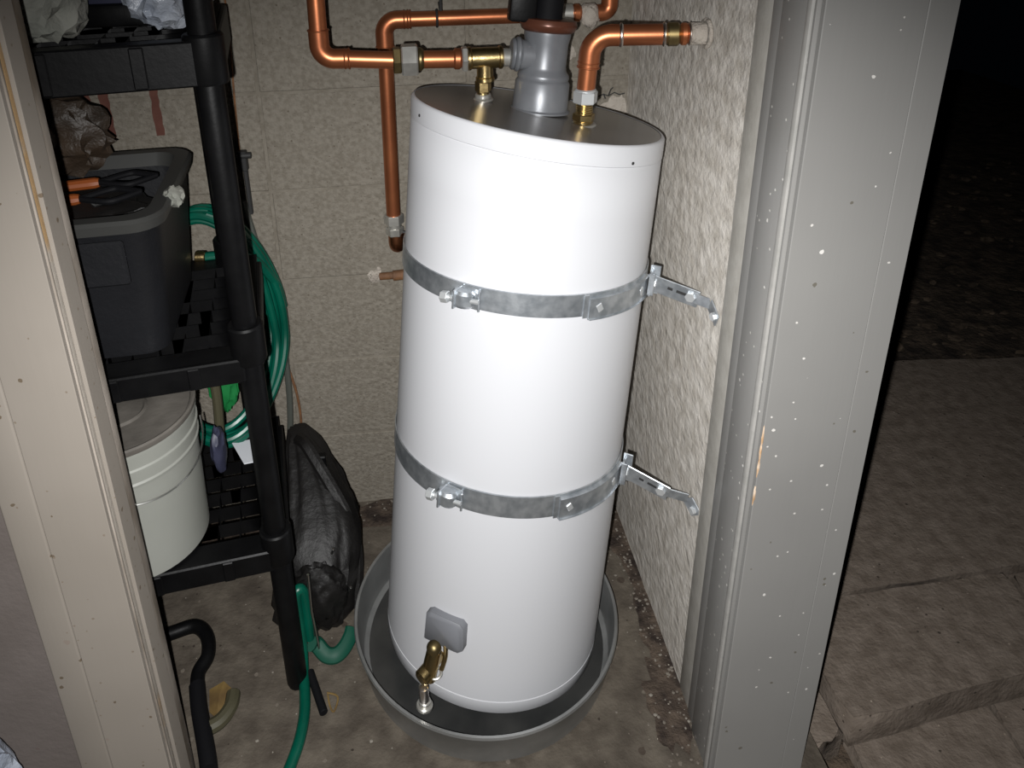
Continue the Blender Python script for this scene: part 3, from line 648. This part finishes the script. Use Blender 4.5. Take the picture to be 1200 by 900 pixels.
# handle of something behind the bucket
bm = B(); tube(bm, smooth_path([(-.47, 1.50, .44), (-.455, 1.50, .60), (-.455, 1.50, .70), (-.475, 1.50, .755), (-.50, 1.50, .765)], 5), .011, 10); tag(obj('cane', bm, m_olive, origin=(-.47, 1.5, .43)), 'dull brown cane with curved top standing right behind the white bucket', 'cane')
bm = B(); blob(bm, (-.437, 1.40, .575), (.014, .03, .055), 8, .3, 3, 3, ridg=True); tag(obj('plastic_wrapper', bm, m_navy, origin=(-.437, 1.4, .5)), 'bluish plastic wrapper between white bucket and green hose', 'wrapper')

# ------------------------------------------------------------ green hose coil hung behind the post
hc = thing('hose_coil', 'coiled green garden hose hanging behind the black shelf post', 'hose', (-.46, 1.73, .65))
def coil(cx, cz, rx, rz, y, a0, a1, seed, k=70):
    pts = []
    for i in range(k + 1):
        a = math.radians(a0 + (a1 - a0) * i / k)
        j = noise.noise(V((math.cos(a) * 1.5 + seed, math.sin(a) * 1.5, i / k * 2))) * .010
        sa = math.sin(a); f = max(0, -sa) ** 1.5
        x = cx + (rx + j) * math.cos(a) + .02 * f; z = cz + (rz + j) * sa if sa > 0 else cz + (cz - .445 + j * .3) * sa
        pts.append((x, y - .17 * f + .006 * noise.noise(V((a, seed, 3))), z + .012 * (seed % 3) * f))
    return pts
for i, (cx, cz, rx, rz, y) in enumerate([(-.495, .66, .155, .335, 1.745), (-.495, .65, .165, .345, 1.765), (-.505, .665, .180, .325, 1.735), (-.50, .65, .150, .350, 1.725), (-.51, .67, .145, .30, 1.752)]):
    bm = B(); tube(bm, coil(cx, cz, rx, rz, y, -20 + 30 * i, 350 + 30 * i, i * 3.7), .0105, 10); obj('hose_loop', bm, m_hose, hc)
bm = B(); tube(bm, smooth_path([(-.48, 1.68, .905), (-.42, 1.69, .900), (-.37, 1.71, .87), (-.335, 1.74, .79)], 6), .011, 10); obj('hose_end', bm, m_hose, hc)
bm = B(); cyl(bm, (-.502, 1.68, .906), (-.478, 1.68, .905), .0145, 14); obj('hose_fitting', bm, m_brass, hc)
# cables by the hose
bm = B(); tube(bm, smooth_path([(-.40, 1.79, 1.00), (-.372, 1.79, .82), (-.350, 1.79, .70), (-.345, 1.79, .50), (-.352, 1.79, .35), (-.372, 1.785, .2), (-.40, 1.785, .03)], 8), .0085, 8)
tag(obj('cable', bm, m_greycable, origin=(-.35, 1.79, .3)), 'thick grey green cable hanging against the back wall beside the hose coil', 'cable')
bm = B(); tube(bm, smooth_path([(-.36, 1.802, .60), (-.347, 1.802, .52), (-.328, 1.802, .40), (-.330, 1.802, .28), (-.357, 1.802, .14)], 8), .0035, 8)
tag(obj('cable', bm, m_rustpipe, origin=(-.34, 1.80, .3)), 'thin brown cable on the back wall, bowing right of the thick one', 'cable')
bm = B(); blob(bm, (-.470, 1.62, .60), (.035, .02, .085), 3, .3, 2, 4, ridg=True); tag(obj('plastic_sheet', bm, m_green, origin=(-.47, 1.62, .45)), 'bright green plastic sheet between the bucket and black post', 'plastic')
bm = B(); M = Matrix.Translation((-.405, 1.545, .443)) @ Matrix.Rotation(.5, 4, 'Z') @ Matrix.Rotation(.25, 4, 'Y'); box(bm, (0, 0, 0), (.07, .09, .003), M, .001); tag(obj('paper', bm, m_paper, origin=(-.40, 1.545, .43)), 'white folded paper on the lower shelf under the green hose', 'paper')

# ------------------------------------------------------------ black backpack leaning on the back wall
bpk = thing('backpack', 'slumped black nylon backpack leaning on the back wall behind the post', 'bag', (-.27, 1.5, 0))
secs = [(-.290, 1.455, .004, .080, .070), (-.288, 1.46, .03, .100, .092), (-.280, 1.48, .10, .105, .108), (-.270, 1.52, .17, .105, .110), (-.270, 1.57, .23, .092, .095), (-.285, 1.63, .28, .072, .075), (-.305, 1.69, .32, .050, .055), (-.325, 1.73, .345, .028, .03)]
bm = B(); rows = []; K = 48
fine = []
for i in range(len(secs) - 1):
    for k in range(5): fine.append([a + (b_ - a) * k / 5 for a, b_ in zip(secs[i], secs[i + 1])])
fine.append(list(secs[-1]))
for s_ in fine:
    row = []
    for i in range(K):
        a = 2 * PI * i / K; c, s2_ = math.cos(a), math.sin(a)
        e_ = .8; x = math.copysign(abs(c) ** e_, c); y = math.copysign(abs(s2_) ** e_, s2_)
        p = V((c * 2.2, s2_ * 2.2, s_[2] * 5)); k = 1 + .20 * (.35 - 2.2 * abs(noise.noise(p))) + .07 * noise.noise(p * 2.5)
        row.append(bm.verts.new((s_[0] + s_[3] * x * k, s_[1] + s_[4] * y * k, s_[2])))
    rows.append(row)
for A, C in zip(rows, rows[1:]):
    for i in range(K): bm.faces.new((A[i], A[(i + 1) % K], C[(i + 1) % K], C[i]))
bm.faces.new(rows[0][::-1]); bm.faces.new(rows[-1])
obj('body', bm, m_bag, bpk, ang=1.2)
bm = B(); blob(bm, (-.262, 1.405, .115), (.062, .035, .085), 4, .35, 2.4, 4, ridg=True); obj('front_pocket', bm, m_bag, bpk, ang=1.2)
bm = B(); tube(bm, smooth_path([(-.325, 1.70, .345), (-.30, 1.66, .36), (-.27, 1.62, .335), (-.24, 1.585, .30), (-.20, 1.54, .24), (-.175, 1.50, .17), (-.175, 1.47, .09), (-.19, 1.44, .02)], 5), .007, 6, sx=2.2); obj('shoulder_strap', bm, m_bag, bpk)
bm = B(); box(bm, (-.255, 1.63, .325), (.025, .02, .035), None, .003); obj('buckle', bm, m_blk, bpk)
for p in ((-.190, 1.405, .115), (-.225, 1.43, .215)):
    bm = B(); cyl(bm, p, V(p) + V((.006, -.004, .018)), .0035, 8); obj('zip_pull', bm, m_wire, bpk)

# ------------------------------------------------------------ floor clutter
gh = thing('garden_hose', 'green hose doubled over before the backpack and trailing across the floor', 'hose', (-.295, 1.33, 0))
bm = B(); tube(bm, smooth_path([(-.284, 1.335, .06), (-.283, 1.335, .15), (-.285, 1.335, .205), (-.293, 1.33, .220), (-.301, 1.325, .200), (-.300, 1.325, .10), (-.300, 1.315, .04), (-.296, 1.28, .014), (-.286, 1.20, .013), (-.289, 1.14, .013), (-.302, 1.085, .013), (-.325, 1.02, .013), (-.35, .93, .013)], 8), .0125, 12)
obj('hose_body', bm, m_hose, gh)
bm = B(); tube(bm, smooth_path([(-.287, 1.33, .19), (-.292, 1.328, .10), (-.305, 1.32, .02), (-.315, 1.305, .012), (-.326, 1.27, .012)], 6), .0045, 8); obj('thin_line', bm, m_hose, gh)
bm = B(); tube(bm, smooth_path([(-.278, 1.325, .05), (-.27, 1.335, .035), (-.248, 1.318, .020), (-.225, 1.315, .018), (-.206, 1.33, .020), (-.192, 1.355, .026), (-.188, 1.372, .03)], 6), .0105, 10, sx=1.7)
tag(obj('webbing_strap', bm, m_hosed, origin=(-.22, 1.32, 0)), 'dark green webbing strap curving right along the floor below the backpack', 'strap')
bm = B(); tube(bm, [(-.262, 1.325, .02), (-.268, 1.32, .16), (-.266, 1.322, .272)], .0032, 8); tag(obj('metal_rod', bm, m_wire, origin=(-.262, 1.325, 0)), 'thin pale metal rod standing beside the doubled green hose', 'rod')
bm = B(); cyl(bm, (-.283, 1.285, .012), (-.243, 1.185, .011), .0095, 12); tag(obj('rubber_tube', bm, m_blkm, origin=(-.26, 1.23, 0)), 'short black rubber tube on the floor right of the trailing green hose', 'tube')
# hooked black handle and olive piece at lower left
cn = thing('hooked_handle', 'black hooked handle lying on the floor against the left door frame', 'handle', (-.52, 1.25, 0))
bm = B(); tube(bm, smooth_path([(-.68, 1.40, .02), (-.625, 1.415, .022), (-.575, 1.425, .024), (-.540, 1.395, .024), (-.527, 1.345, .022), (-.540, 1.305, .020), (-.535, 1.27, .018)], 6), .0165, 14); obj('hook', bm, m_blk, cn)
bm = B(); tube(bm, smooth_path([(-.537, 1.275, .018), (-.520, 1.22, .018), (-.497, 1.16, .018), (-.478, 1.11, .018), (-.47, 1.085, .018)], 5), .0185, 12); obj('grip', bm, m_blkm, cn)
bm = B(); tube(bm, smooth_path([(-.50, 1.175, .011), (-.47, 1.19, .012), (-.452, 1.22, .013), (-.452, 1.255, .012)], 6), [.006] + [.016] * 17 + [.006], 10); tag(obj('curved_grip', bm, m_olive, origin=(-.46, 1.2, 0)), 'olive curved rubber piece on the floor right of the black hooked handle', 'rubber piece')
def leaf(pts, lab, z):
    bm = B(); vs = [bm.verts.new((x, y, z + .004 * math.sin(i * 2.1))) for i, (x, y) in enumerate(pts)]; c = bm.verts.new((sum(p[0] for p in pts) / len(pts), sum(p[1] for p in pts) / len(pts), z + .010))
    for i in range(len(vs)): bm.faces.new((vs[i], vs[(i + 1) % len(vs)], c))
    r = bmesh.ops.extrude_face_region(bm, geom=bm.faces[:]); bmesh.ops.translate(bm, verts=[v for v in r['geom'] if isinstance(v, bmesh.types.BMVert)], vec=(0, 0, -.0015))
    tag(obj('dry_leaf', bm, m_leaf, origin=(pts[0][0], pts[0][1], 0)), lab, 'leaf')
leaf([(-.51, 1.27), (-.48, 1.285), (-.46, 1.27), (-.462, 1.24), (-.48, 1.20), (-.50, 1.22)], 'yellow brown dry leaf behind the olive rubber piece', .006)
bm = B(); tube(bm, smooth_path([(-.240, 1.235, .005), (-.215, 1.222, .006), (-.222, 1.19, .005), (-.232, 1.205, .005), (-.238, 1.23, .006)], 4), .0022, 6); tag(obj('dry_stalk', bm, m_leaf, origin=(-.22, 1.21, 0)), 'bent dry stalk on the floor left of the drain pan', 'stalk')
# grit along the walls
bm = B()
for i in range(330):
    k = random.random()
    if k < .55: x, y = WX - abs(random.gauss(0, .035)) - .004, random.uniform(1.0, 1.8)
    elif k < .8: x, y = random.uniform(-.3, .5), WY - abs(random.gauss(0, .04)) - .006
    else: x, y = random.uniform(-.5, .5), random.uniform(.95, 1.7)
    if (V((x, y, 0)) - PC).length < Rp + .004: continue
    s = random.uniform(.0012, .0042); bmesh.ops.create_icosphere(bm, subdivisions=1, radius=1, matrix=Matrix.Translation((x, y, s * .5 + .002)) @ Matrix.Diagonal((s * random.uniform(.7, 1.5), s, s * .6, 1)))
tag(obj('grit', bm, m_stone, flat=True), 'pale grit and crumbs scattered along the walls on the floor', 'grit', kind='stuff')
# pale plastic at the lower left corner
bm = B(); blob(bm, (-.822, .955, .19), (.085, .055, .185), 6, .2, 2.2, 4, ridg=True); tag(obj('pale_plastic', bm, m_plastic, origin=(-.80, .955, 0)), 'crumpled pale blue plastic outside against the left wall, lower left corner', 'plastic')

for o in list(S.objects):
    if '_w' in o: del o['_w']
